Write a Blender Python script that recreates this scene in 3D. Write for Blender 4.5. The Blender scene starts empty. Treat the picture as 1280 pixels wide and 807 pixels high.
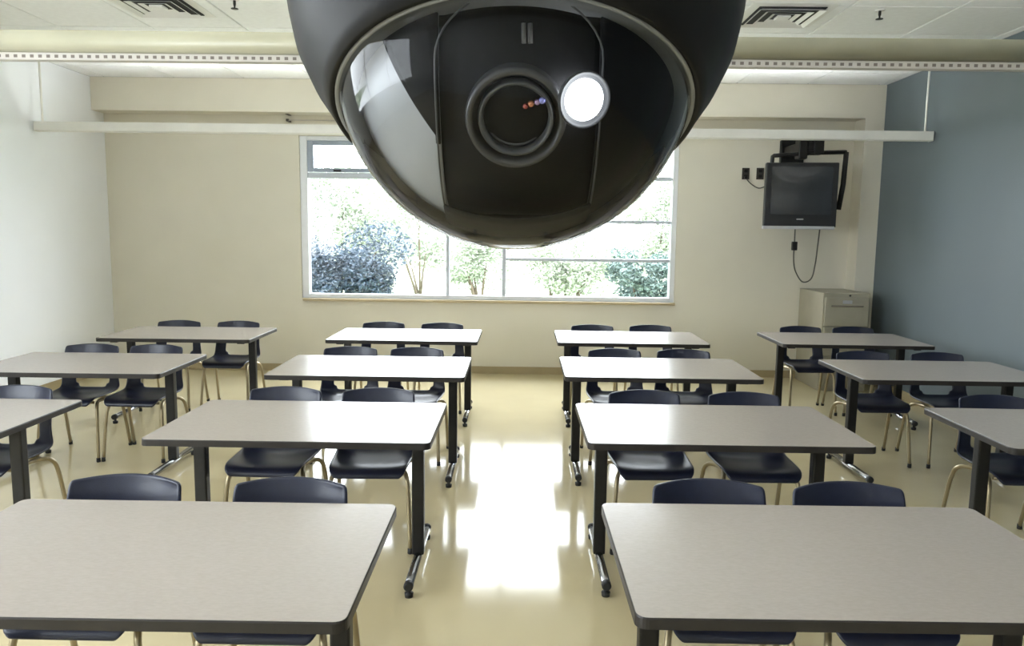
import bpy, bmesh, math, random
import numpy as np
from mathutils import Vector, Matrix
random.seed(7)
sc = bpy.context.scene
C = sc.collection
R = math.radians

# ------------------------------------------------------------------ camera
F, PIT, YAW, ROL, H = 960.0, .1205, -.0098, -.0124, 1.6774
W_, H_ = 1280, 807
cy_, sy_ = math.cos(YAW), math.sin(YAW); cp_, sp_ = math.cos(PIT), math.sin(PIT); cr_, sr_ = math.cos(ROL), math.sin(ROL)
Ry = Matrix(((cy_, -sy_, 0), (sy_, cy_, 0), (0, 0, 1)))
Rp = Matrix(((1, 0, 0), (0, cp_, -sp_), (0, sp_, cp_)))
Rr = Matrix(((cr_, 0, -sr_), (0, 1, 0), (sr_, 0, cr_)))
M3 = Rr @ Rp @ Ry                      # world -> (right, depth, up)
RIGHT, FWD, UP = Vector(M3[0]), Vector(M3[1]), Vector(M3[2])
CAM = Vector((0, 0, H))
cd = bpy.data.cameras.new('camera'); cam = bpy.data.objects.new('camera', cd); C.objects.link(cam)
rot = Matrix((RIGHT, UP, -FWD)).transposed().to_4x4()
cam.matrix_world = Matrix.Translation(CAM) @ rot
cd.sensor_fit = 'HORIZONTAL'; cd.sensor_width = 36; cd.lens = 36 * F / W_
cd.clip_start = .01; cd.clip_end = 200
sc.camera = cam

def ray(px, py):
    return (RIGHT * ((px - 640) / F) + UP * ((403.5 - py) / F) + FWD).normalized()
def aty(px, py, y):                    # point of a pixel's ray on the plane y
    d = ray(px, py); return CAM + d * (y / d.y)
def atz(px, py, z):
    d = ray(px, py); return CAM + d * ((z - H) / d.z)
def atx(px, py, x):
    d = ray(px, py); return CAM + d * (x / d.x)

# ------------------------------------------------------------------ world, exposure
SKY = 6.0
w = bpy.data.worlds.new('world'); sc.world = w; w.use_nodes = True
bg = w.node_tree.nodes['Background']; bg.inputs[0].default_value = (.90, .95, 1, 1); bg.inputs[1].default_value = SKY
sc.view_settings.view_transform = 'Standard'; sc.view_settings.look = 'None'
sc.view_settings.exposure = 1.5; sc.view_settings.gamma = 1; sc.view_settings.use_curve_mapping = False
try:
    sc.cycles.use_denoising = True; sc.cycles.max_bounces = 10; sc.cycles.diffuse_bounces = 6
    sc.cycles.transparent_max_bounces = 24; sc.cycles.glossy_bounces = 6
    sc.cycles.sample_clamp_indirect = 8; sc.cycles.caustics_reflective = False; sc.cycles.caustics_refractive = False
except Exception: pass

# ------------------------------------------------------------------ materials
MATS = {}
def mat(name, col, rough=.5, metal=0, var=.06, scale=8, bump=0, spec=.5, coat=0, emit=None, estr=0, stretch=(1, 1, 1), bscale=None, trans=0):
    if name in MATS: return MATS[name]
    m = bpy.data.materials.new(name); m.use_nodes = True; nt = m.node_tree; b = nt.nodes['Principled BSDF']
    L = nt.links.new
    tc = nt.nodes.new('ShaderNodeTexCoord'); mp = nt.nodes.new('ShaderNodeMapping'); mp.inputs['Scale'].default_value = stretch
    L(tc.outputs['Object'], mp.inputs[0])
    nz = nt.nodes.new('ShaderNodeTexNoise'); nz.inputs['Scale'].default_value = scale; nz.inputs['Detail'].default_value = 5
    L(mp.outputs[0], nz.inputs[0])
    rp = nt.nodes.new('ShaderNodeValToRGB')
    rp.color_ramp.elements[0].position = .3; rp.color_ramp.elements[1].position = .7
    rp.color_ramp.elements[0].color = tuple(max(0, c * (1 - var)) for c in col) + (1,)
    rp.color_ramp.elements[1].color = tuple(min(1, c * (1 + var)) for c in col) + (1,)
    L(nz.outputs[0], rp.inputs[0]); L(rp.outputs[0], b.inputs['Base Color'])
    b.inputs['Roughness'].default_value = rough; b.inputs['Metallic'].default_value = metal
    b.inputs['Specular IOR Level'].default_value = spec; b.inputs['Coat Weight'].default_value = coat
    b.inputs['Coat Roughness'].default_value = .08
    if trans: b.inputs['Transmission Weight'].default_value = trans
    if bump:
        n2 = nt.nodes.new('ShaderNodeTexNoise'); n2.inputs['Scale'].default_value = bscale or scale * 6; L(mp.outputs[0], n2.inputs[0])
        bp = nt.nodes.new('ShaderNodeBump'); bp.inputs['Strength'].default_value = bump; bp.inputs['Distance'].default_value = .004
        L(n2.outputs[0], bp.inputs['Height']); L(bp.outputs[0], b.inputs['Normal'])
    if emit:
        b.inputs['Emission Color'].default_value = tuple(emit) + (1,); b.inputs['Emission Strength'].default_value = estr
    MATS[name] = m
    return m
def pane_mat(name, tint, ior=1.5, rough=0.0, edge=None):
    """thin clear sheet: Fresnel mix of a mirror and a tinted see-through layer"""
    if name in MATS: return MATS[name]
    m = bpy.data.materials.new(name); m.use_nodes = True; nt = m.node_tree; nt.nodes.clear(); L = nt.links.new
    out = nt.nodes.new('ShaderNodeOutputMaterial'); mx = nt.nodes.new('ShaderNodeMixShader'); fr = nt.nodes.new('ShaderNodeFresnel')
    tr = nt.nodes.new('ShaderNodeBsdfTransparent'); gl = nt.nodes.new('ShaderNodeBsdfGlossy')
    nt.nodes.remove(fr); fr = nt.nodes.new('ShaderNodeMath'); fr.operation = 'MULTIPLY_ADD'   # Schlick, the same from either side
    lw = nt.nodes.new('ShaderNodeLayerWeight'); lw.inputs[0].default_value = .5
    pw = nt.nodes.new('ShaderNodeMath'); pw.operation = 'POWER'; pw.inputs[1].default_value = 5
    f0_ = ((ior - 1) / (ior + 1)) ** 2
    L(lw.outputs['Facing'], pw.inputs[0]); L(pw.outputs[0], fr.inputs[0]); fr.inputs[1].default_value = 1 - f0_; fr.inputs[2].default_value = f0_
    tr.inputs[0].default_value = tuple(tint) + (1,); gl.inputs['Roughness'].default_value = rough
    L(fr.outputs[0], mx.inputs[0]); L(tr.outputs[0], mx.inputs[1]); L(gl.outputs[0], mx.inputs[2]); L(mx.outputs[0], out.inputs[0])
    if edge:                               # a thick sheet soaks up more light where it is crossed slantwise
        p2 = nt.nodes.new('ShaderNodeMath'); p2.operation = 'POWER'; p2.inputs[1].default_value = 2.2; L(lw.outputs['Facing'], p2.inputs[0])
        mc = nt.nodes.new('ShaderNodeMixRGB'); mc.inputs[1].default_value = tuple(tint) + (1,); mc.inputs[2].default_value = tuple(edge) + (1,)
        L(p2.outputs[0], mc.inputs[0]); L(mc.outputs[0], tr.inputs[0])
    MATS[name] = m
    return m

CREAM = mat('cream_paint', (.66, .625, .53), .6, var=.03, scale=1.5, bump=.1, bscale=90)
WHITE_W = mat('white_paint', (.84, .86, .90), .55, var=.02, scale=1.2, bump=.1, bscale=90)
BLUE_W = mat('blue_grey_paint', (.112, .139, .155), .5, var=.05, scale=1.0, bump=.1, bscale=90)
TILE = mat('ceiling_tile_fibre', (.85, .86, .87), .9, var=.03, scale=20, bump=.35, bscale=160)
GRIDM = mat('ceiling_grid_metal', (.45, .45, .45), .5, var=.03)
FLOOR = mat('polished_vinyl_floor', (.58, .50, .315), .10, var=.07, scale=1.1, bump=.015, bscale=3.0, spec=.6)
BASEB = mat('tan_baseboard_rubber', (.36, .29, .17), .45, var=.05)
FRAMEW = mat('white_window_frame', (.72, .74, .78), .35, var=.03)
FRAMEG = mat('grey_window_sash', (.26, .30, .37), .35, var=.05)
SILLM = mat('oak_sill', (.45, .36, .22), .4, var=.12, scale=6, stretch=(1, 12, 12))
GLASS = pane_mat('window_glass', (.97, .98, .98), 1.45)
LAMIN = mat('greige_laminate', (.365, .325, .30), .24, var=.045, scale=60, stretch=(1, 2.5, 1), spec=.5)
EDGE = mat('dark_edge_band', (.024, .021, .019), .42, var=.15, scale=20, spec=.3)
BLACKM = mat('black_powder_coat', (.010, .0095, .009), .4, var=.15, scale=30, spec=.3)
CHROME = mat('dark_chrome', (.42, .43, .46), .16, metal=1, var=.08)
RUBBER = mat('black_rubber', (.012, .012, .012), .6, var=.2)
NAVY = mat('navy_plastic', (.010, .013, .031), .33, var=.12, scale=25, bump=.08, bscale=260, spec=.4)
LEGM = mat('tan_steel_tube', (.36, .30, .19), .30, metal=.65, var=.08)
PENDM = mat('cream_lamp_enamel', (.40, .385, .28), .4, var=.04)
PENDW = mat('white_lamp_louvre', (.50, .475, .44), .45, var=.04)
DARKH = mat('dark_slot', (.17, .145, .13), .7, var=.1)
VENTM = mat('vent_white_metal', (.75, .75, .74), .4, var=.03)
CABM = mat('putty_cabinet_enamel', (.33, .305, .235), .42, var=.04)
TVB = mat('black_tv_plastic', (.010, .010, .012), .35, var=.2)
TVS = mat('tv_screen_glass', (.020, .022, .026), .10, var=.1, spec=.7)
SILV = mat('silver_plastic', (.50, .50, .52), .3, metal=.5, var=.05)
CORD = mat('grey_cord', (.10, .095, .08), .5, var=.1)

# ------------------------------------------------------------------ mesh helpers
class MB:
    def __init__(s): s.bm = bmesh.new()
    def box(s, x0, x1, y0, y1, z0, z1, bev=0, seg=2):
        r = bmesh.ops.create_cube(s.bm, size=1)
        vs = r['verts']
        for v in vs:
            v.co = Vector(((x0 + x1) / 2 + v.co.x * (x1 - x0), (y0 + y1) / 2 + v.co.y * (y1 - y0), (z0 + z1) / 2 + v.co.z * (z1 - z0)))
        if bev:
            es = list({e for v in vs for e in v.link_edges})
            bmesh.ops.bevel(s.bm, geom=es, offset=bev, segments=seg, profile=.6, affect='EDGES')
        return s
    def tube(s, pts, r, n=10, caps=True, closed=False):
        pts = [Vector(p) for p in pts]; rs = r if isinstance(r, (list, tuple)) else [r] * len(pts)
        rings = []; prev = None
        N = len(pts)
        for i, p in enumerate(pts):
            if closed: t = (pts[(i + 1) % N] - pts[i - 1]).normalized()
            else: t = (pts[min(i + 1, N - 1)] - pts[max(i - 1, 0)]).normalized()
            if prev is None:
                a = Vector((0, 0, 1)) if abs(t.z) < .9 else Vector((1, 0, 0))
                nx = t.cross(a).normalized()
            else:
                nx = (prev - t * prev.dot(t)).normalized()
            prev = nx; ny = t.cross(nx)
            rings.append([s.bm.verts.new(p + (nx * math.cos(2 * math.pi * k / n) + ny * math.sin(2 * math.pi * k / n)) * rs[i]) for k in range(n)])
        rng = range(N) if closed else range(N - 1)
        for i in rng:
            A, B = rings[i], rings[(i + 1) % N]
            for k in range(n):
                f = s.bm.faces.new((A[k], A[(k + 1) % n], B[(k + 1) % n], B[k])); f.smooth = True
        if caps and not closed:
            s.bm.faces.new(rings[0][::-1]); s.bm.faces.new(rings[-1])
        return s
    def lathe(s, prof, n=64, closed=False, smooth=True):
        """prof: (radius, z) pairs about local Z"""
        rings = []
        for (r, z) in prof:
            if r < 1e-6: rings.append([s.bm.verts.new((0, 0, z))])
            else: rings.append([s.bm.verts.new((r * math.cos(2 * math.pi * k / n), r * math.sin(2 * math.pi * k / n), z)) for k in range(n)])
        for i in range(len(rings) - (0 if closed else 1)):
            A, B = rings[i], rings[(i + 1) % len(rings)]
            for k in range(n):
                k2 = (k + 1) % n
                if len(A) == 1 and len(B) == 1: continue
                if len(A) == 1: vs = (A[0], B[k2], B[k])
                elif len(B) == 1: vs = (A[k], A[k2], B[0])
                else: vs = (A[k], A[k2], B[k2], B[k])
                f = s.bm.faces.new(vs); f.smooth = smooth
        return s
    def prism(s, poly, axis, a, b, smooth=False):
        """extrude a 2-D outline along an axis ('x': poly is (y, z); 'z': poly is (x, y))"""
        def P(u, v, t): return (t, u, v) if axis == 'x' else ((u, t, v) if axis == 'y' else (u, v, t))
        A = [s.bm.verts.new(P(u, v, a)) for u, v in poly]; B = [s.bm.verts.new(P(u, v, b)) for u, v in poly]
        n = len(poly)
        s.bm.faces.new(A[::-1]); s.bm.faces.new(B)
        for k in range(n):
            f = s.bm.faces.new((A[k], A[(k + 1) % n], B[(k + 1) % n], B[k])); f.smooth = smooth
        return s
    def xf(s, M): s.bm.transform(M); return s
    def build(s, name, m, parent=None, recalc=True):
        if recalc: bmesh.ops.recalc_face_normals(s.bm, faces=s.bm.faces)
        me = bpy.data.meshes.new(name); s.bm.to_mesh(me); s.bm.free()
        me.materials.append(m)
        o = bpy.data.objects.new(name, me); C.objects.link(o)
        if parent: o.parent = parent
        return o
def empty(name, loc, rz=0):
    o = bpy.data.objects.new(name, None); o.empty_display_size = .1; C.objects.link(o); o.location = loc; o.rotation_euler = (0, 0, rz); return o
def tag(o, label=None, cat=None, group=None, kind=None):
    if label: o['label'] = label
    if cat: o['category'] = cat
    if group: o['group'] = group
    if kind: o['kind'] = kind
    return o
KIDS = {}
def copy_tree(o, parent=None):
    c = o.copy(); C.objects.link(c); c.parent = parent
    for ch in list(o.children): copy_tree(ch, c)
    return c

# ------------------------------------------------------------------ room shell
XL, XR, YB, YF, ZC = -4.76, 3.965, 8.90, -3.4, 3.292
YBH, ZBH, XPIL = 8.65, 2.936, 3.755     # bulkhead face, its underside, pilaster edge
WX0, WX1, WZ0, WZ1 = -2.54, 1.79, .862, 2.715
WT = .22
tag(MB().box(XL - WT, XR + WT, YF - WT, YB + WT, -.15, 0).build('floor', FLOOR), 'polished cream vinyl floor', kind='structure')
wb = tag(MB().box(XL - WT, WX0, YB, YB + WT, 0, ZC).box(WX1, XR + WT, YB, YB + WT, 0, ZC).box(WX0, WX1, YB, YB + WT, 0, WZ0).box(WX0, WX1, YB, YB + WT, WZ1, ZC)
         .build('wall_back', CREAM), 'cream painted wall with the wide window', kind='structure')
tag(MB().box(XL, XR, YBH, YB, ZBH, ZC).build('trim_1', CREAM), 'cream bulkhead boxed out above the window', kind='structure')
tag(MB().box(XPIL, XR, YBH, YB, 0, ZBH).build('trim_2', CREAM), 'cream pilaster in the corner by the blue-grey wall', kind='structure')
# left wall, with an added fill-light window behind the camera
LY0, LY1, LZ0, LZ1 = -2.2, 3.0, .95, 2.75
tag(MB().box(XL - WT, XL, YF, LY0, 0, ZC).box(XL - WT, XL, LY1, YB, 0, ZC).box(XL - WT, XL, LY0, LY1, 0, LZ0).box(XL - WT, XL, LY0, LY1, LZ1, ZC)
    .build('wall_left', WHITE_W), 'smooth white painted side wall', kind='structure')
tag(MB().box(XR, XR + WT, YF, YB, 0, ZC).build('wall_right', BLUE_W), 'blue-grey painted side wall', kind='structure')
tag(MB().box(XL - WT, XR + WT, YF - WT, YF, 0, ZC).build('wall_front', WHITE_W), 'white wall behind the viewer', kind='structure')
tag(MB().box(XL, XPIL, YB - .014, YB, 0, .085, .004).build('baseboard_back', BASEB), 'tan baseboard under the window wall', kind='structure')
tag(MB().box(XL, XL + .014, YF, YB - .014, 0, .085, .004).build('baseboard_left', BASEB), 'tan baseboard along the white wall', kind='structure')
tag(MB().box(XR - .014, XR, YF, YBH, 0, .085, .004).build('baseboard_right', BASEB), 'tan baseboard along the blue-grey wall', kind='structure')
ceil = tag(MB().box(XL - WT, XR + WT, YF - WT, YB + WT, ZC + .02, ZC + .15).build('ceiling', GRIDM), 'suspended ceiling of pale square tiles in a grid', kind='structure')
# ceiling tiles: one mesh, many objects
TS = .77
tx0 = aty(1101, 46, 6.95).x; tx0 = tx0 - TS * math.ceil((tx0 - XL) / TS)
ty0 = atz(1140, 43, ZC).y; ty0 = ty0 - TS * math.ceil((ty0 - YF) / TS)
def tile_mesh(sx, sy):
    m = MB(); m.box(-sx / 2, sx / 2, -sy / 2, sy / 2, 0, .02, .004, 1); return m
cache = {}
i = 0
x = tx0
while x < XR:
    y = ty0
    while y < YBH:
        a, b, c_, d_ = max(x, XL) + .006, min(x + TS, XR) - .006, max(y, YF) + .006, min(y + TS, YBH) - .006
        if b - a > .05 and d_ - c_ > .05:
            key = (round(b - a, 3), round(d_ - c_, 3))
            if key not in cache:
                o = tile_mesh(*key).build('ceiling_tile', TILE, ceil); cache[key] = o.data
            else:
                o = bpy.data.objects.new('ceiling_tile', cache[key]); C.objects.link(o); o.parent = ceil
            o.location = ((a + b) / 2, (c_ + d_) / 2, ZC)
        y += TS
    x += TS

# ------------------------------------------------------------------ windows
def bar(o, name, x0, x1, z0, z1, y0, y1, m, bev=.006):
    return MB().box(x0, x1, y0, y1, z0, z1, bev, 1).build(name, m, o)
win = tag(empty('window_1', (0, 0, 0)), 'wide white framed window in the cream wall', kind='structure')
YW = YB + .07
def wx(px, py=300): return aty(px, py, YW).x
def wz(px, py): return aty(px, py, YW).z
fo = .045
for a in ((WX0, WX0 + .085, WZ0, WZ1), (WX1 - .06, WX1, WZ0, WZ1), (WX0 + .085, WX1 - .06, WZ1 - .05, WZ1), (WX0 + .085, WX1 - .06, WZ0, WZ0 + .05)):
    bar(win, 'window_frame', a[0], a[1], a[2], a[3], YB + .02, YB + .12, FRAMEW)
ZT = wz(400, 219)                # transom height
ZT2, ZT3 = wz(740, 277), wz(740, 325)
M1, M2 = wx(560, 340), wx(630, 340)
IX0, IX1, IZ0, IZ1 = WX0 + .085, WX1 - .06, WZ0 + .05, WZ1 - .05
MULL = mat('pale_blue_mullion', (.50, .53, .60), .35, var=.04)
def mull(x0, x1, z0, z1, m=MULL): bar(win, 'mullion', x0, x1, z0, z1, YB + .03, YB + .11, m)
mull(IX0, M1 - .02, ZT - .035, ZT + .03)
mull(M1 - .02, M1 + .02, IZ0, IZ1); mull(M2 - .022, M2 + .022, IZ0, IZ1)
mull(M2 + .022, IX1, ZT - .02, ZT + .02); mull(M2 + .022, IX1, ZT2 - .018, ZT2 + .018); mull(M2 + .022, IX1, ZT3 - .018, ZT3 + .018)
for (x0, x1, z0, z1) in ((IX0, M1 - .02, IZ0, ZT - .035), (IX0, M1 - .02, ZT + .03, IZ1), (M1 + .02, M2 - .022, IZ0, IZ1),
                         (M2 + .022, IX1, IZ0, ZT3 - .018), (M2 + .022, IX1, ZT3 + .018, ZT2 - .018), (M2 + .022, IX1, ZT2 + .018, ZT - .02), (M2 + .022, IX1, ZT + .02, IZ1)):
    bar(win, 'pane', x0, x1, z0, z1, YW - .002, YW + .002, GLASS, 0)
# opening sash of the top light, dark grey, with its latch
sx0, sx1, sz0, sz1 = IX0 + .004, M1 - .026, ZT + .034, IZ1 - .004
sash = MB()
for a in ((sx0, sx0 + .07, sz0, sz1), (sx1 - .05, sx1, sz0, sz1), (sx0 + .07, sx1 - .05, sz0, sz0 + .045), (sx0 + .07, sx1 - .05, sz1 - .05, sz1)):
    sash.box(a[0], a[1], YB + .012, YB + .06, a[2], a[3], .005, 1)
sash = sash.build('opening_sash', FRAMEG, win)
MB().box(sx0 + .30, sx0 + .39, YB - .004, YB + .012, sz0 + .004, sz0 + .028, .004, 1).build('latch', BLACKM, sash)
MB().box(WX0 + .02, WX1 + .005, YB - .045, YB + .02, WZ0 - .03, WZ0, .006, 2).build('window_sill', SILLM, win)

fill_win = tag(empty('fill_window', (0, 0, 0)), 'white framed window added unseen in the white side wall for fill light', kind='structure')  # out of view, added to let daylight in from behind
XW = XL - .1
for (y0, y1, z0, z1) in ((LY0, LY1, LZ0, LZ0 + .06), (LY0, LY1, LZ1 - .06, LZ1), (LY0, LY0 + .06, LZ0 + .06, LZ1 - .06), (LY1 - .06, LY1, LZ0 + .06, LZ1 - .06),
                         (-.5, -.44, LZ0 + .06, LZ1 - .06), (1.24, 1.30, LZ0 + .06, LZ1 - .06)):
    MB().box(XW - .04, XW + .04, y0, y1, z0, z1, .005, 1).build('window_frame', FRAMEW, fill_win)  # frame of the added, unseen fill window
for (y0, y1) in ((LY0 + .06, -.5), (-.44, 1.24), (1.30, LY1 - .06)):
    MB().box(XW - .002, XW + .002, y0, y1, LZ0 + .06, LZ1 - .06).build('pane', GLASS, fill_win)

# portals steer the sky's light through the two openings
def portal(x, y, z, rot, sx, sz):
    l = bpy.data.lights.new('sky_portal', 'AREA'); l.shape = 'RECTANGLE'; l.size = sx; l.size_y = sz; l.cycles.is_portal = True
    o = bpy.data.objects.new('sky_portal', l); C.objects.link(o); o.location = (x, y, z); o.rotation_euler = rot
portal((WX0 + WX1) / 2, YB + WT + .02, (WZ0 + WZ1) / 2, (R(-90), 0, 0), WX1 - WX0, WZ1 - WZ0)
portal(XL - WT - .02, (LY0 + LY1) / 2, (LZ0 + LZ1) / 2, (0, R(-90), 0), LZ1 - LZ0, LY1 - LY0)

# ------------------------------------------------------------------ outside: lawn and bushes
LAWN = mat('pale_lawn', (.28, .33, .22), .9, var=.2, scale=.6)
tag(MB().box(-40, 40, YB + WT + .01, 60, -.35, -.05).build('lawn', LAWN), 'pale lawn outside the window', kind='structure')
def leafmat(name, col):
    return mat(name, col, .5, var=.35, scale=2.5)
def bush(name, x, y, rx, rz, n, ls, col, label, trunk=.25, group=None):
    root = empty(name, (x, y, -.05))
    rnd = random.Random(int(x * 100 + y * 37))
    bm = bmesh.new()
    blobs = [(rnd.uniform(-.6, .6) * rx, rnd.uniform(-.5, .5) * rx, trunk + rz * rnd.uniform(.25, .8), rx * rnd.uniform(.25, .5)) for _ in range(14)]
    for k in range(n):
        bx, by, bz, br = rnd.choice(blobs)
        v = Vector((rnd.gauss(0, 1), rnd.gauss(0, 1), rnd.gauss(0, 1))).normalized() * br * rnd.random() ** .4
        c = Vector((bx, by, bz)) + Vector((v.x, v.y, v.z * .8))
        if c.z < .05: c.z = .05 + rnd.random() * .2
        a = Vector((rnd.gauss(0, 1), rnd.gauss(0, 1), rnd.gauss(0, .7))).normalized()
        b = a.cross(Vector((rnd.gauss(0, 1), rnd.gauss(0, 1), rnd.gauss(0, 1)))).normalized()
        l = ls * rnd.uniform(.7, 1.3); wd = l * .42
        nn = a.cross(b) * wd * .25
        vs = [bm.verts.new(c - a * l * .5), bm.verts.new(c + b * wd * .5 + nn), bm.verts.new(c + a * l * .5), bm.verts.new(c - b * wd * .5 + nn)]
        bm.faces.new(vs[:3]); bm.faces.new((vs[0], vs[2], vs[3]))
    m = MB(); m.bm.free(); m.bm = bm
    tag(m.build('foliage', leafmat('leaf_%d_%d_%d' % tuple(int(c * 1000) for c in col), col), root, recalc=False), kind='stuff')
    st = MB()
    for k in range(5):
        q = blobs[k]; st.tube([(q[0] * .1, q[1] * .1, 0), (q[0] * .5, q[1] * .5, q[2] * .55), (q[0], q[1], q[2])], [.035, .025, .008], 6)
    st.build('stem', mat('bark', (.10, .075, .05), .8, var=.2), root)
    tag(root, label, 'bush', group)
    return root
DK, MD, LT = (.030, .052, .080), (.10, .15, .14), (.29, .33, .25)
bush('garden_bush', aty(425, 340, 12.5).x, 12.5, 1.2, 1.45, 18000, .075, DK, 'dark blue-green bush outside by the fixed pane below the opening sash')
bush('garden_bush', aty(425, 300, 16.5).x, 16.5, 2.1, 3.4, 17000, .095, LT, 'tall pale bush rising behind the dark bush')
bush('garden_bush', aty(525, 300, 20.5).x, 20.5, 1.9, 3.0, 12000, .1, LT, 'pale bush beside the tall pale bush')
bush('garden_bush', aty(600, 330, 16.2).x, 16.2, .95, 1.7, 6000, .085, LT, 'small pale bush outside the narrow middle pane')
bush('garden_bush', aty(700, 345, 13.5).x, 13.5, 1.2, 1.8, 7000, .08, LT, 'loose pale bush outside the lowest wide pane')
bush('garden_bush', aty(805, 345, 11.6).x, 11.6, .7, 1.35, 7000, .075, MD, 'mid green bush outside near the television end of the window')
bush('garden_bush', aty(820, 300, 16.5).x, 16.5, 1.6, 3.0, 10000, .095, LT, 'pale bush behind the mid green bush')

# ------------------------------------------------------------------ pendant lamps
PENDS = mat('white_rail_enamel', (.74, .73, .68), .4, var=.03)
TUBE_E = mat('added_tube_glow', (.9, .9, .88), .5, var=0, emit=(.94, .97, 1), estr=14)
def pendant(y, z, x0, x1, label, slim=False):
    root = empty('pendant_lamp_or_rail', ((x0 + x1) / 2, y, z)); hw = (x1 - x0) / 2
    # half-round trough open at the top
    prof = [(-.075, .055)] + [(-.075 * math.cos(t), .0 - .052 * math.sin(t)) for t in [math.pi * k / 12 for k in range(13)]] + [(.075, .055), (.068, .055)] + \
           [(.068 * math.cos(t), -.045 * math.sin(t)) for t in [math.pi * k / 12 for k in range(13)]] + [(-.068, .055)]
    if slim:
        prof = [(-.045, .045), (-.045, -.035), (-.035, -.045), (.035, -.045), (.045, -.035), (.045, .045), (.040, .045), (.040, -.033), (-.040, -.033), (-.040, .045)]
        MB().prism(prof, 'x', -hw, hw).build('trough', PENDS, root)
        for s in (-1, 1):
            MB().box(s * hw - .006, s * hw + .006, -.047, .047, -.047, .047, .004, 1).build('end_cap', PENDS, root)
            MB().tube([(s * (hw - .06), 0, -.03), (s * (hw - .06), 0, ZC - z)], .010, 8).build('hanger_rod', PENDS, root)
        MB().tube([(0, 0, -.03), (0, 0, ZC - z)], .008, 8).build('hanger_rod', PENDS, root)
        MB().tube([(-hw + .5, 0, .012), (hw - .5, 0, .012)], .014, 10).build('fluorescent_tube', TUBE_E, root)  # glowing tube added inside what is a plain hanging rail
        tag(root, label, 'lamp', 'linear pendant lamps')
        return
    MB().prism(prof, 'x', -hw, hw, True).build('trough', PENDM, root)
    lo = MB().box(-hw, hw, -.028, .028, -.092, -.051, .004, 1).build('louvre_strip', PENDW, root)
    nsl = int(2 * hw / .045)
    sl = MB()
    for k in range(nsl):
        xx = -hw + .03 + k * 2 * hw / nsl
        sl.box(xx - .010, xx + .010, -.0290, .0290, -.080, -.064)
    tag(sl.build('slots', DARKH, lo), kind='stuff')
    for s in (-1, 1):
        MB().box(s * hw - .006, s * hw + .006, -.078, .078, -.055, .058, .004, 1).build('end_cap', PENDM, root)
        MB().tube([(s * (hw - .09), 0, -.04), (s * (hw - .09), 0, ZC - z)], .008, 8).build('hanger_rod', PENDM, root)
    MB().tube([(0, 0, .0), (0, 0, ZC - z)], .008, 8).build('hanger_rod', PENDM, root)
    MB().tube([(-hw + .03, 0, .02), (hw - .03, 0, .02)], .016, 10).build('fluorescent_tube', TUBE_E, root)
    tag(root, label, 'lamp', 'linear pendant lamps')
pe0, pe1 = aty(46, 157, 7.6), aty(1174, 172, 7.6)
pendant(7.6, (pe0.z + pe1.z) / 2, max(pe0.x, XL + .03), min(pe1.x, XR - .03), 'slim plain white hanging rail with an added lamp tube, nearest the window bulkhead', True)
PB = aty(640, 60, 4.35).z
pendant(4.35, PB - .002, XL + .10, XR - .10, 'long pendant lamp with slotted strip, second from the window wall')
pendant(1.1, PB - .002, XL + .10, XR - .10, 'unseen pendant lamp added for fill over the table row farthest from the window')  # out of view, added for general fill light
pendant(-2.1, PB - .002, XL + .10, XR - .10, 'unseen pendant lamp added for fill by the wall behind the viewer')  # another unseen lamp, put in as fill

# ceiling diffusers and sprinklers
def vent(px, py, label, s=.62):
    p = atz(px, py, ZC)
    root = empty('ceiling_vent', (p.x, p.y, ZC))
    h = s / 2
    MB().box(-h, h, -h, h, -.006, -.001, .002, 1).build('plate', VENTM, root)
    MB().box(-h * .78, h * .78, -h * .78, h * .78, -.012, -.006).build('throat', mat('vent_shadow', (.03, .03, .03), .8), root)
    for k, q in enumerate((.78, .56, .34)):
        m = MB()
        a, b = h * q, h * (q - .10)
        z0, z1 = -.030 + .004 * k, -.012
        for (sx, sy) in ((1, 0), (-1, 0), (0, 1), (0, -1)):
            if sx: pts = [(sx * a, -a, z0), (sx * a, a, z0), (sx * b, b, z1), (sx * b, -b, z1)]
            else: pts = [(-a, sy * a, z0), (a, sy * a, z0), (b, sy * b, z1), (-b, sy * b, z1)]
            vs = [m.bm.verts.new(pp) for pp in pts]; ws = [m.bm.verts.new((pp[0] * .985, pp[1] * .985, pp[2] + .003)) for pp in pts]
            m.bm.faces.new(vs); m.bm.faces.new(ws[::-1])
            for t in range(4): m.bm.faces.new((vs[t], vs[(t + 1) % 4], ws[(t + 1) % 4], ws[t]))
        m.build('vane_ring', VENTM, root)
    MB().box(-h * .16, h * .16, -h * .16, h * .16, -.028, -.010, .003, 1).build('centre_plate', VENTM, root)
    tag(root, label, 'vent', 'square ceiling air vents')
vent(198, 6, 'square white ceiling air vent nearer the white wall')
vent(978, 19, 'square white ceiling air vent nearer the blue-grey wall')
def sprinkler(px, py, label):
    p = atz(px, py, ZC)
    root = empty('sprinkler_head', (p.x, p.y, ZC))
    MB().lathe([(0, 0), (.035, -.001), (.033, -.008), (0, -.010)], 20).build('escutcheon', VENTM, root)
    MB().lathe([(0, -.008), (.010, -.008), (.010, -.035), (.006, -.05), (.006, -.062), (.026, -.064), (.026, -.068), (0, -.068)], 14).build('head', BLACKM, root)
    tag(root, label, 'sprinkler', 'ceiling sprinkler heads')
sprinkler(1100, 12, 'dark sprinkler head on the ceiling nearer the blue-grey wall')
sprinkler(293, -1, 'dark sprinkler head on the ceiling nearer the white wall')

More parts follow.
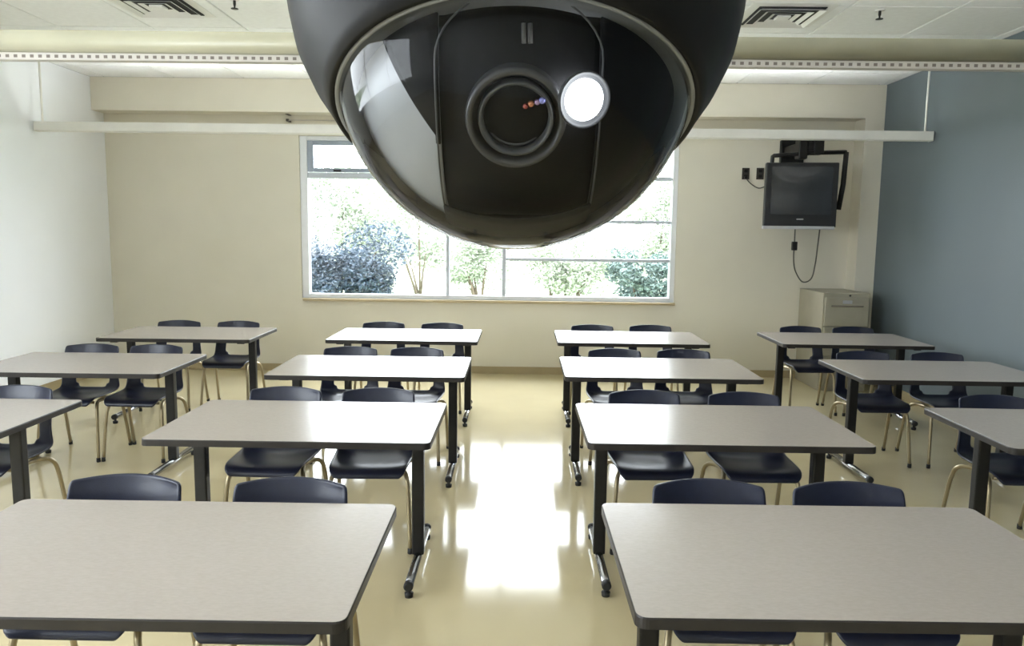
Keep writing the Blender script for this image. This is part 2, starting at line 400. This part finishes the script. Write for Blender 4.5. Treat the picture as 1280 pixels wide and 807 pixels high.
# blind rail over the window: two thin rods in brackets
root = empty('blind_rail', (0, 0, 0))
r0, r1 = aty(359, 141, 8.80), aty(852, 147, 8.80)
MB().tube([(r0.x, 8.80, r0.z), (r1.x, 8.80, r0.z)], .008, 8).build('upper_rod', BLACKM, root)
q0 = aty(359, 150, 8.80)
MB().tube([(r0.x, 8.80, q0.z), (r1.x, 8.80, q0.z)], .006, 8).build('lower_rod', PENDW, root)
for xx in (r0.x, r1.x):
    MB().box(xx - .02, xx + .02, 8.785, YB, r0.z - .018, r0.z + .018, .004, 1).box(xx - .015, xx + .015, 8.79, YB, q0.z - .014, q0.z + .014, .003, 1).build('bracket', mat('brown_bracket', (.10, .09, .075), .5), root)
tag(root, 'thin two-rod blind rail on brackets above the window', 'rail')

# ------------------------------------------------------------------ tables
TL, TD, TZ = 1.285, .80, .742
def rrect(w, d, r, n=6):
    out = []
    for (cx, cy, a0) in ((w / 2 - r, d / 2 - r, 0), (-w / 2 + r, d / 2 - r, 90), (-w / 2 + r, -d / 2 + r, 180), (w / 2 - r, -d / 2 + r, 270)):
        for k in range(n + 1):
            a = R(a0 + 90 * k / n); out.append((cx + r * math.cos(a), cy + r * math.sin(a)))
    return out
def make_table():
    root = empty('classroom_table', (0, 0, 0))
    MB().prism(rrect(TL - .006, TD - .006, .029), 'z', TZ - .026, TZ + .0008).build('tabletop', LAMIN, root)
    # edge band as a ring round the top
    m = MB(); A = rrect(TL, TD, .032); B = rrect(TL - .007, TD - .007, .0285); n = len(A)
    def ring(P, z): return [m.bm.verts.new((a, b, z)) for a, b in P]
    a0, a1, a2, b0, b1 = ring(A, TZ - .030), ring(A, TZ - .004), ring(rrect(TL - .004, TD - .004, .030), TZ), ring(B, TZ - .030), ring(B, TZ)
    for k in range(n):
        j = (k + 1) % n
        for P, Q in ((a0, a1), (a1, a2), (a2, b1), (b1, b0), (b0, a0)): m.bm.faces.new((P[k], P[j], Q[j], Q[k]))
    m.build('edge_band', EDGE, root)
    for s in (-1, 1):
        xx = s * (TL / 2 - .105)
        MB().box(xx - .030, xx + .030, -.026, .026, .065, TZ - .04, .008, 2).build('leg_post', BLACKM, root)
        MB().box(xx - .032, xx + .032, -TD / 2 + .10, TD / 2 - .10, TZ - .052, TZ - .026, .004, 1).build('top_bracket', BLACKM, root)
        ft = MB().tube([(xx, -TD / 2 + .05, .058), (xx, TD / 2 - .05, .058)], .021, 14).build('foot', CHROME, root)
        for t in (-1, 1):
            ye = t * (TD / 2 - .05)
            MB().tube([(xx, ye - t * .02, .058), (xx, ye + t * .006, .058), (xx, ye + t * .013, .058)], [.0225, .0225, .016], 14).build('end_cap', RUBBER, ft)
            MB().tube([(xx, ye - t * .018, .045), (xx, ye - t * .018, .022), (xx, ye - t * .018, .020), (xx, ye - t * .018, .0)], [.010, .010, .021, .019], 12).build('glide', RUBBER, ft)
    return root
# column, row -> centre, turn
TAB = {'A2': (-2.98, 3.63, 0), 'A3': (-2.93, 5.16, .012), 'A4': (-2.90, 6.70, .012),
       'B1': (-1.049, 2.127, .003), 'B2': (-1.028, 3.678, 0), 'B3': (-.989, 5.192, .006), 'B4': (-.994, 6.77, 0),
       'C1': (.935, 2.18, .006), 'C2': (.953, 3.722, .004), 'C3': (.942, 5.272, -.003), 'C4': (.969, 6.793, -.004),
       'D2': (2.844, 3.73, -.015), 'D3': (2.882, 5.319, 0), 'D4': (2.897, 6.88, -.012)}
ROW = {1: 'fourth row from window', 2: 'third row from window', 3: 'second row from window', 4: 'first row from window'}
COL = {'A': 'column along white wall', 'B': 'aisle column toward white wall', 'C': 'aisle column toward blue wall', 'D': 'column along blue wall'}
proto_t = make_table()
for i, (k, (x, y, a)) in enumerate(TAB.items()):
    o = proto_t if i == 0 else copy_tree(proto_t)
    o.location = (x, y, 0); o.rotation_euler = (0, 0, a)
    tag(o, 'greige laminate table with dark edge, %s, %s' % (ROW[int(k[1])], COL[k[0]]), 'table', 'two-seat classroom tables')

# ------------------------------------------------------------------ chairs
def make_chair():
    root = empty('school_chair', (0, 0, 0))
    # one-piece shell: profile (y, z, half width), facing -y
    prof = [(-.215, .405, .165), (-.213, .425, .185), (-.200, .440, .195), (-.17, .447, .203), (-.10, .446, .208), (-.02, .438, .212), (.06, .432, .216), (.12, .434, .219),
            (.155, .445, .220), (.178, .468, .219), (.190, .495, .216), (.198, .53, .213), (.205, .57, .208), (.212, .61, .207), (.220, .65, .206), (.229, .69, .205), (.238, .73, .203), (.245, .755, .202), (.249, .776, .199), (.251, .786, .190)]
    us = [-1, -.93, -.82, -.70, -.58, -.46, -.34, -.17, 0, .17, .34, .46, .58, .70, .82, .93, 1]
    m = MB(); V = []
    for i, (y, z, hw) in enumerate(prof):
        row = []
        back = max(0, min(1, (i - 5) / 7)); back = back * back * (3 - 2 * back)
        top = max(0, (z - .73) / .067) if y > .2 else 0
        for u in us:
            yy = y - back * .055 * abs(u) ** 2.2
            zz = z + (1 - back) * .012 * abs(u) ** 3 + (.022 * math.sin(math.pi * min(1, max(0, (i - 4) / 7))) * abs(u) ** 2.5) - top * .015 * abs(u) ** 2
            if i < 3: zz -= .012 * abs(u) ** 3
            row.append(m.bm.verts.new((u * hw, yy, zz)))
        V.append(row)
    for i in range(len(prof) - 1):
        for j in range(len(us) - 1):
            um = (us[j] + us[j + 1]) / 2; zm = (prof[i][1] + prof[i + 1][1]) / 2
            if prof[i][0] > .15 and .475 < zm < .62 and abs(um) < .60 and not (abs(um) > .5 and (zm < .49 or zm > .60)): continue
            f = m.bm.faces.new((V[i][j], V[i][j + 1], V[i + 1][j + 1], V[i + 1][j])); f.smooth = True
    lo = [v for v in m.bm.verts if not v.link_faces]
    bmesh.ops.delete(m.bm, geom=lo, context='VERTS')
    sh = m.build('seat_shell', NAVY, root)
    so = sh.modifiers.new('thickness', 'SOLIDIFY'); so.thickness = .014; so.offset = 0
    ss = sh.modifiers.new('smooth', 'SUBSURF'); ss.levels = 1; ss.render_levels = 1
    # under-seat frame and legs
    MB().tube([(-.165, -.12, .414), (.165, -.12, .414)], .010, 8).tube([(-.165, .11, .408), (.165, .11, .408)], .010, 8).box(-.10, .10, -.10, .09, .412, .426, .004, 1).build('seat_frame', LEGM, root)
    for s in (-1, 1):
        fr = [(s * .160, -.01, .412), (s * .172, -.07, .413), (s * .186, -.115, .405), (s * .196, -.142, .38), (s * .202, -.155, .335), (s * .208, -.168, .24), (s * .218, -.195, .012)]
        re = [(s * .160, -.01, .412), (s * .172, .06, .411), (s * .198, .115, .404), (s * .214, .150, .375), (s * .220, .170, .325), (s * .224, .185, .26), (s * .230, .240, .012)]
        for P in (fr, re):
            # smooth the polyline a little
            pts = [Vector(p) for p in P]; sm = [pts[0]]
            for q in range(len(pts) - 1):
                p0, p1, p2, p3 = pts[max(q - 1, 0)], pts[q], pts[q + 1], pts[min(q + 2, len(pts) - 1)]
                for t in (.33, .66, 1):
                    sm.append(.5 * ((2 * p1) + (-p0 + p2) * t + (2 * p0 - 5 * p1 + 4 * p2 - p3) * t * t + (-p0 + 3 * p1 - 3 * p2 + p3) * t ** 3))
            lg = MB().tube(sm, .0122, 8).build('leg', LEGM, root)
            e = pts[-1]
            MB().tube([(e.x, e.y, .03), (e.x, e.y, .004), (e.x, e.y, 0)], [.0135, .0145, .012], 10).build('glide', RUBBER, lg)
    return root
CH = [('A2', 28, 481), ('A3', 120, 429, ), ('A3', 200, 429), ('A4', 227, 399), ('A4', 301, 399), ('B1', 166, 598), ('B1', 369, 599), ('B2', 361, 483), ('B2', 475, 485),
      ('B3', 440, 431), ('B3', 523, 431), ('B4', 481, 400), ('B4', 554, 400), ('C1', 882, 594), ('C1', 1053, 595), ('C2', 803, 488), ('C2', 926, 489),
      ('C3', 767, 433), ('C3', 853, 433), ('C4', 740, 402), ('C4', 812, 402), ('D2', 1237, 494), ('D3', 1075, 436), ('D3', 1167, 438), ('D4', 998, 405), ('D4', 1063, 406)]
proto_c = make_chair()
rnd = random.Random(3)
cnt = {}
for i, (k, px, py) in enumerate(CH):
    o = proto_c if i == 0 else copy_tree(proto_c)
    tx, ty, ta = TAB[k]
    dy = rnd.uniform(-.015, .03)
    if k[1] == '1': dy -= .04
    yb = ty + TD / 2 + .165 + dy               # where the top of the backrest stands
    x = aty(px, py, yb).x
    a = rnd.uniform(-.04, .04)
    o.location = (x + .25 * math.sin(a), yb - .25, 0); o.rotation_euler = (0, 0, a)
    j = cnt.get(k, 0); cnt[k] = j + 1
    if k in ('A2',): side = 'nearer the aisle'
    elif k == 'D2': side = 'nearer the aisle'
    else: side = 'nearer white wall' if j == 0 else 'nearer blue wall'
    tag(o, 'navy plastic chair %s, %s, %s' % (side, ROW[int(k[1])], COL[k[0]]), 'chair', 'navy school chairs at the tables')

# ------------------------------------------------------------------ filing cabinet
cx0, cx1, cy0, cy1, cz = 3.22, 3.72, 8.14, 8.86, 1.055
cab = empty('filing_cabinet', ((cx0 + cx1) / 2, (cy0 + cy1) / 2, 0)); cw = cx1 - cx0; cdp = cy1 - cy0
MB().box(-cw / 2, cw / 2, -cdp / 2 + .02, cdp / 2, 0.0, cz, .008, 2).build('body', CABM, cab)
nd = 3; zz = .06; dh = (cz - .10) / nd
for k in range(nd):
    d = MB().box(-cw / 2 + .018, cw / 2 - .018, -cdp / 2, -cdp / 2 + .02, zz + .006, zz + dh - .006, .005, 1).build('drawer', CABM, cab)
    MB().box(-.17, .17, -cdp / 2 - .016, -cdp / 2, zz + dh - .105, zz + dh - .085, .005, 1).build('handle', mat('dull_cabinet_handle', (.17, .15, .12), .4, var=.1), d)
    MB().box(-.05, .05, -cdp / 2 - .004, -cdp / 2, zz + dh - .07, zz + dh - .035, .002, 1).build('label_holder', SILV, d)
    zz += dh
MB().tube([(.03, -cdp / 2 + .02, cz - .025), (.03, -cdp / 2 + .006, cz - .025)], .010, 12).build('lock', BLACKM, cab)
tag(cab, 'putty coloured metal filing cabinet in the corner by the blue-grey wall', 'cabinet')

# ------------------------------------------------------------------ television on its arm
YT = 8.22
tl, tr = aty(960, 200, YT), aty(1043, 282, YT)
tw, th = tr.x - tl.x, tl.z - tr.z
tv = empty('television', ((tl.x + tr.x) / 2, YT, tr.z - .02), R(-7))
hw = tw / 2
body = MB()
body.box(-hw, hw, 0, .09, .0, th, .012, 3)
body = body.build('front_bezel', TVB, tv)
m = MB()
A = [(-hw * .97, .09, .01), (hw * .97, .09, .01), (hw * .97, .09, th * .98), (-hw * .97, .09, th * .98)]
B = [(-hw * .62, .42, .10), (hw * .62, .42, .10), (hw * .62, .42, th * .78), (-hw * .62, .42, th * .78)]
va = [m.bm.verts.new(p) for p in A]; vb = [m.bm.verts.new(p) for p in B]
m.bm.faces.new(va); m.bm.faces.new(vb[::-1])
for k in range(4): m.bm.faces.new((va[k], va[(k + 1) % 4], vb[(k + 1) % 4], vb[k]))
m.build('rear_shell', TVB, tv)
# slightly bulging picture tube
m = MB(); nx, nz = 12, 10; G = []
for i in range(nx + 1):
    G.append([])
    for j in range(nz + 1):
        u, v = -1 + 2 * i / nx, -1 + 2 * j / nz
        G[-1].append(m.bm.verts.new((u * hw * .84, -.004 - .018 * (1 - u * u) * (1 - v * v), th * .57 + v * th * .37)))
for i in range(nx):
    for j in range(nz):
        f = m.bm.faces.new((G[i][j], G[i + 1][j], G[i + 1][j + 1], G[i][j + 1])); f.smooth = True
m.build('screen', TVS, tv)
MB().box(-hw * 1.02, hw * .96, -.012, .07, -.022, .012, .006, 2).build('base_strip', SILV, tv)
MB().box(-.035, .035, -.004, .002, th * .115, th * .135, .002, 1).build('badge', SILV, tv)
tag(tv, 'black box television held on a bracket high beside the window', 'television')
br = empty('television_bracket', (0, 0, 0))
def P(px, py, y): return aty(px, py, y)
pl0, pl1 = P(988, 177, 8.55), P(1017, 197, 8.55)
MB().box(pl0.x, pl1.x, 8.84, YB - .003, pl1.z - .10, pl0.z + .05, .006, 1).build('wall_plate', BLACKM, br)
MB().box(pl0.x + .03, pl1.x - .03, 8.30, 8.84, pl1.z + .03, pl0.z - .03, .006, 1).build('wall_arm', BLACKM, br)
MB().box(pl0.x, pl0.x + .09, 8.26, 8.40, pl1.z - .04, pl0.z + .01, .008, 1).box(pl0.x + .16, pl1.x, 8.26, 8.40, pl1.z + .01, pl0.z + .01, .006, 1).box(pl0.x, pl1.x, 8.30, 8.36, pl0.z - .03, pl0.z + .02, .006, 1).build('swivel_head', BLACKM, br)
ya, yb_ = 8.30, 8.34
a0, a1, a2, a3 = P(964, 214, ya), P(966, 195, ya), P(1058, 190, ya), P(1046, 268, ya)
MB().tube([tuple(a0), tuple(a1), (a1.x + .01, ya, a1.z + .004), tuple(P(1012, 191, ya)), tuple(a2)], .022, 8).build('yoke', BLACKM, br)
MB().tube([tuple(a2), tuple(P(1054, 230, ya)), tuple(P(1048, 262, ya))], .028, 8).build('side_arm', BLACKM, br)
lb = Vector((pl0.x, 8.84, pl1.z))
for ch in br.children: ch.data.transform(Matrix.Translation(-lb))
br.location = lb
tag(br, 'black steel wall bracket with yoke holding the television', 'bracket')

# wall sockets and cords
for (px, nm) in ((932, 'dark wall socket with a cord plugged in, beside the television'), (950, 'dark wall socket without a plug, beside the television')):
    p = aty(px, 217, YB)
    root = empty('wall_socket', (p.x, YB, p.z))
    MB().box(-.042, .042, -.010, 0, -.065, .065, .004, 2).build('plate', mat('dark_brown_plate', (.035, .03, .025), .4), root)
    for s in (-1, 1):
        MB().box(-.022, .022, -.014, -.009, s * .03 - .018, s * .03 + .018, .004, 1).build('receptacle', BLACKM, root)
    tag(root, nm, 'socket', 'dark wall sockets')
def spline(pts, n=8):
    pts = [Vector(p) for p in pts]; out = [pts[0]]
    for q in range(len(pts) - 1):
        p0, p1, p2, p3 = pts[max(q - 1, 0)], pts[q], pts[q + 1], pts[min(q + 2, len(pts) - 1)]
        for k in range(1, n + 1):
            t = k / n
            out.append(.5 * ((2 * p1) + (-p0 + p2) * t + (2 * p0 - 5 * p1 + 4 * p2 - p3) * t * t + (-p0 + 3 * p1 - 3 * p2 + p3) * t ** 3))
    return out
s0 = aty(932, 222, YB - .02)
cd1 = empty('antenna_cord', tuple(s0))
pp = [aty(a, b, y) - s0 for a, b, y in ((932, 222, 8.87), (938, 229, 8.85), (948, 235, 8.80), (957, 233, 8.65), (975, 230, 8.60))]
MB().tube(spline(pp), .007, 6).build('cable', CORD, cd1)
MB().box(-.016, .016, -.03, 0, -.016, .016, .004, 1).build('plug', BLACKM, cd1)
tag(cd1, 'short thin cord from wall socket to television', 'cord')
s1 = aty(993, 286, 8.45)
cd2 = empty('power_cord', tuple(s1))
pp = [aty(a, b, y) - s1 for a, b, y in ((994, 282, 8.45), (993, 305, 8.5), (992, 322, 8.6), (994, 338, 8.7), (1003, 352, 8.78), (1014, 348, 8.78), (1019, 330, 8.7), (1022, 308, 8.55), (1025, 284, 8.45))]
MB().tube(spline(pp), .0075, 6).build('cable', CORD, cd2)
q = aty(993, 307, 8.5) - s1
MB().box(q.x - .028, q.x + .028, q.y - .022, q.y + .022, q.z - .05, q.z + .045, .008, 2).build('adapter', BLACKM, cd2)
tag(cd2, 'thin looping power cord hanging below the television', 'cord')

# ------------------------------------------------------------------ dome security camera on a ceiling pole
DD, DR = .27, .0590
Cc = CAM + ray(644, 90) * DD
v = (CAM - Cc).normalized()
e = R(36)
side = v.cross(Vector((0, 0, 1))).normalized()            # horizontal, at right angles to the view
dn = (Vector((0, 0, -1)) - v * Vector((0, 0, -1)).dot(v)).normalized()
axis = (v * math.sin(e) + dn * math.cos(e)).normalized()  # the way the dome points
Zl = -axis; Xl = RIGHT - Zl * RIGHT.dot(Zl); Xl.normalize(); Yl = Zl.cross(Xl).normalized()
dome_root = bpy.data.objects.new('dome_camera', None); C.objects.link(dome_root); dome_root.empty_display_size = .05
MW = Matrix((Xl, Yl, Zl)).transposed().to_4x4(); MW.translation = Cc
dome_root.matrix_world = MW
MI = MW.inverted()
def loc(p): return MI @ Vector(p)
HOUS = mat('black_housing_plastic', (.009, .009, .009), .45, var=.2, scale=60, spec=.12)
INNER = mat('pale_base_plate', (.50, .51, .53), .5, var=.04)
LINER = mat('black_liner', (.006, .006, .0065), .5, var=.15, scale=80, spec=.08)
BRIGHT_AREA = mat('bright_area_grey', (.30, .31, .33), .35, var=.05, scale=60)
FLANGE = mat('grey_flange', (.19, .20, .215), .4, var=.06)
RINGM = mat('grey_trim_ring', (.06, .063, .066), .35, var=.1)
BARREL = mat('lens_barrel', (.045, .045, .047), .35, var=.15, scale=80)
zr = -.28 * DR                                            # rim plane
rr_ = DR * math.sqrt(1 - .28 ** 2)
# housing: flared cup with an inward-rolled lip
prof = [(rr_ * 1.005, zr + .0006), (rr_ * 1.03, zr - .0012), (rr_ * 1.05, zr - .0008), (rr_ * 1.09, zr + .003), (rr_ * 1.185, zr + .011), (rr_ * 1.275, zr + .021), (rr_ * 1.33, zr + .032),
        (rr_ * 1.35, zr + .045), (rr_ * 1.32, zr + .058), (rr_ * 1.12, zr + .068), (rr_ * .8, zr + .074), (0, zr + .075), (0, zr + .070), (rr_ * .8, zr + .069), (rr_ * 1.0, zr + .063), (rr_ * 1.06, zr + .05), (rr_ * 1.03, zr + .02)]
MB().lathe(prof, 96, closed=False).build('housing', HOUS, dome_root)
MB().lathe([(0, .016), (rr_ * 1.04, .016), (rr_ * 1.04, .018), (0, .018)], 64).build('base_plate', INNER, dome_root)
# clear smoked dome: outer and inner skins
DOMEG = pane_mat('smoked_dome', (.80, .81, .82), 1.27, .015, (.16, .175, .18))
prof = []
n = 40; t0 = math.acos(.26); t1 = 0
for k in range(n + 1):
    t = (math.pi / 2 - .27) * (k / n); prof.append((DR * math.sin(t), -DR * math.cos(t)))
MB().lathe(prof, 112).build('dome_cover', DOMEG, dome_root)
MB().lathe([(rr_ * .86, zr + .003), (rr_ * 1.005, zr + .0035), (rr_ * 1.02, zr + .001), (rr_ * 1.015, zr - .0012), (rr_ * .985, zr - .0004), (rr_ * .96, zr + .0008), (rr_ * .86, zr + .002)], 96, closed=True).build('trim_ring', FLANGE, dome_root)
# inner liner: patches of a sphere, polar axis = local X; angle th measured from the view direction downwards
vl = (MI.to_3x3() @ v).normalized()
ax = Vector((1, 0, 0)); f0 = (vl - ax * vl.x).normalized(); d0 = ax.cross(f0)
if d0.z > 0: d0 = -d0                                     # downwards
def sph(r, xf, th):
    x = xf * DR; q = math.sqrt(max(r * r - x * x, 1e-9)); return ax * x + (f0 * math.cos(th) + d0 * math.sin(th)) * q
def patch(name, r, xs, ths, m_, keep=None, thick=.0008):
    m = MB(); G = [[m.bm.verts.new(sph(r, x, t)) for t in ths] for x in xs]
    for i in range(len(xs) - 1):
        for j in range(len(ths) - 1):
            if keep and not keep((xs[i] + xs[i + 1]) / 2, (ths[j] + ths[j + 1]) / 2): continue
            f = m.bm.faces.new((G[i][j], G[i + 1][j], G[i + 1][j + 1], G[i][j + 1])); f.smooth = True
    bmesh.ops.delete(m.bm, geom=[v_ for v_ in m.bm.verts if not v_.link_faces], context='VERTS')
    o = m.build(name, m_, dome_root)
    s_ = o.modifiers.new('thickness', 'SOLIDIFY'); s_.thickness = thick
    return o
lin = lambda a, b, n: [a + (b - a) * k / n for k in range(n + 1)]
patch('liner', DR * .905, lin(.40, .885, 20), lin(R(-75), R(200), 60), LINER)
patch('slot_floor', DR * .935, lin(-.37, .41, 12), lin(R(52), R(200), 36), LINER)
# grey bowl added behind everything: blocks window glare, imitates the cover's pale edge
m = MB(); prof_n = 48; Qb = (-vl).to_track_quat('Z', 'Y').to_matrix()
rb = DR * .992; Gr = []
for k in range(25):
    t = R(4 + 106 * k / 24)
    Gr.append([m.bm.verts.new(Qb @ Vector((rb * math.sin(t) * math.cos(2 * math.pi * q / 72), rb * math.sin(t) * math.sin(2 * math.pi * q / 72), rb * math.cos(t)))) for q in range(72)])
for k in range(24):
    for q in range(72):
        vs = (Gr[k][q], Gr[k][(q + 1) % 72], Gr[k + 1][(q + 1) % 72], Gr[k + 1][q])
        if max(v_.co.z for v_ in vs) < zr + .004:
            f = m.bm.faces.new(vs); f.smooth = True
bmesh.ops.delete(m.bm, geom=[v_ for v_ in m.bm.verts if not v_.link_faces], context='VERTS')
o = m.build('added_rim_bowl', mat('added_pale_bowl', (.60, .62, .63), .4, var=.04), dome_root); s_ = o.modifiers.new('thickness', 'SOLIDIFY'); s_.thickness = .0006; s_.offset = -1
patch('bright_area_patch', DR * .890, lin(-.885, -.36, 20), lin(R(-75), R(200), 60), BRIGHT_AREA)  # made-up pale patch standing in for the bright area inside the cover
# the shade flap beside the lens: its free edge sweeps from wide at the top to the slot edge
def flapx(th): 
    t = max(0, min(1, (th - R(-45)) / R(66))); return -.70 + .32 * t ** 2.4
m = MB(); ths = lin(R(-60), R(24), 28); rows = []
for t in ths:
    x0 = flapx(t); rows.append([m.bm.verts.new(sph(DR * .905, x0 + (-.36 - x0) * k / 6, t)) for k in range(7)])
for i in range(len(rows) - 1):
    for k in range(6):
        f = m.bm.faces.new((rows[i][k], rows[i][k + 1], rows[i + 1][k + 1], rows[i + 1][k])); f.smooth = True
o = m.build('shade_flap', LINER, dome_root); s_ = o.modifiers.new('thickness', 'SOLIDIFY'); s_.thickness = .0008
# tilt drum behind the slot, axis X
m = MB(); NR = 64; rd = DR * .80
for (xa, xb) in ((-.37 * DR, .41 * DR),):
    A = [m.bm.verts.new(ax * xa + (f0 * math.cos(2 * math.pi * k / NR) + d0 * math.sin(2 * math.pi * k / NR)) * rd) for k in range(NR)]
    B = [m.bm.verts.new(ax * xb + (f0 * math.cos(2 * math.pi * k / NR) + d0 * math.sin(2 * math.pi * k / NR)) * rd) for k in range(NR)]
    m.bm.faces.new(A); m.bm.faces.new(B[::-1])
    for k in range(NR):
        f = m.bm.faces.new((A[k], A[(k + 1) % NR], B[(k + 1) % NR], B[k])); f.smooth = True
m.build('tilt_drum', LINER, dome_root)
# arched slot edge
arch = [sph(DR * .912, -.37, t) for t in lin(R(70), R(-4), 20)] + [sph(DR * .912, .02 + .39 * math.cos(a), R(-4) - R(19) * math.sin(a)) for a in lin(math.pi, 0, 20)][1:-1] + [sph(DR * .912, .41, t) for t in lin(R(-4), R(70), 20)]
MB().tube(arch, .00028, 8).build('slot_edge', RINGM, dome_root)
# lens: axis from the dome centre towards pixel (646, 141)
tgt = CAM + ray(645, 156) * (DD - DR * .90)
la = (loc(tgt)).normalized()
lens_c = la * DR * .70
Q = la.to_track_quat('Z', 'Y').to_matrix().to_4x4(); Q.translation = lens_c
u_ = DR / 224 * .86                                       # about one photo pixel at the lens front
def lz(prof, name, m_, parent=None, closed=False):
    o = MB().lathe(prof, 56, closed).xf(Q).build(name, m_, dome_root)
    if parent is not None: o.parent = parent
    return o
lf = DR * .17
bar_ = lz([(62 * u_, -.006), (63 * u_, lf * .75), (61 * u_, lf), (55 * u_, lf), (53 * u_, lf * .7), (48 * u_, lf * .55), (48 * u_, -.006)], 'lens_barrel', BARREL)
lz([(47 * u_, lf * .5), (46.5 * u_, lf * .92), (44.5 * u_, lf * .98), (41 * u_, lf * .9), (40 * u_, lf * .4), (44 * u_, lf * .4)], 'lens_ring', RINGM, bar_, True)
for k, (ra, hh) in enumerate(((37, .55), (31, .42), (25, .30))):
    lz([(ra * u_ + 3 * u_, lf * (hh - .15)), (ra * u_ + 3 * u_, lf * hh), (ra * u_, lf * hh), (ra * u_ - .8 * u_, lf * (hh - .1))], 'inner_step', BARREL, bar_, True)
LENSG = mat('lens_glass', (.010, .008, .022), .04, var=.3, scale=200, spec=.9, coat=1)
lz([(0, lf * .45)] + [(24 * u_ * math.sin(t), lf * (.12 + .33 * math.cos(t))) for t in lin(.15, math.pi / 2, 8)] + [(24 * u_, -.003), (0, -.003)], 'lens_glass', LENSG, bar_)
# tiny coloured discs painted as warm and violet reflections in the lens
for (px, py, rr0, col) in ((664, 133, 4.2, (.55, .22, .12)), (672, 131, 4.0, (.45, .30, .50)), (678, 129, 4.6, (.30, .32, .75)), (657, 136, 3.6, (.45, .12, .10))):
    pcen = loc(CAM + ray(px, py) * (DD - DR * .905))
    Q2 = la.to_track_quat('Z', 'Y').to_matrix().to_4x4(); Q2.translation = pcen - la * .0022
    g = MB().lathe([(0, .0006), (rr0 * u_ * .6, .0005), (rr0 * u_, 0), (0, -.0004)], 16).xf(Q2).build('glint_disc', mat('glint_tint_%d' % px, col, .15, metal=.6, var=.25, scale=900), dome_root); g.parent = bar_
# little ribs above the lens
for px in (655, 663):
    a = loc(CAM + ray(px, 27) * (DD - DR * .80)); b = loc(CAM + ray(px, 54) * (DD - DR * .80))
    MB().tube([a.normalized() * DR * .815, b.normalized() * DR * .815], .0007, 8).build('rib', mat('rib_grey', (.09, .09, .09), .4), dome_root)
# glowing disc beside the lens, added to imitate a reflected highlight
lm_ = bpy.data.materials.new('highlight_glow'); lm_.use_nodes = True; nt = lm_.node_tree
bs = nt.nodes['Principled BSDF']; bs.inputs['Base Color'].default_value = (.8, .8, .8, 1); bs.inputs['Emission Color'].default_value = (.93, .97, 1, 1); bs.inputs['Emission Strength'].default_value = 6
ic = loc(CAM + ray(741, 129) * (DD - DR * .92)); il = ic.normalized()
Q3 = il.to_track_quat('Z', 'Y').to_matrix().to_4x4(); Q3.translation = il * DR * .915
il_o = MB().lathe([(25 * u_, 0), (25 * u_, .0006), (22 * u_, .0013), (14 * u_, .002), (0, .0023)], 40).xf(Q3).build('highlight_disc', lm_, dome_root)
cup = MB().lathe([(25 * u_, 0), (29 * u_, .0002), (31 * u_, .0007), (33 * u_, .0012), (34 * u_, .0012), (34.5 * u_, 0)], 40).xf(Q3).build('highlight_halo', mat('halo_grey', (.035, .037, .042), .5, var=.05), dome_root)  # ring added round the disc to imitate the highlight's soft halo
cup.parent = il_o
# swivel, pole and ceiling flange carrying the camera
top = Zl * (zr + .075) + Cc
kn = top + Zl * .02
def wpart(mb, name, m_): 
    return mb.xf(MI).build(name, m_, dome_root)
wpart(MB().tube([top - Zl * .004, kn + Zl * .012], .016, 20), 'swivel', HOUS)
wpart(MB().tube([kn, kn + Vector((0, 0, .03)), (kn.x, kn.y, ZC - .03)], [.017, .0125, .0125], 18), 'pole', HOUS)
wpart(MB().tube([(kn.x, kn.y, ZC - .03), (kn.x, kn.y, ZC - .012), (kn.x, kn.y, ZC)], [.02, .045, .05], 24), 'ceiling_flange', HOUS)
tag(dome_root, 'black dome security camera with glassy smoked cover hanging from a ceiling pole', 'security camera')
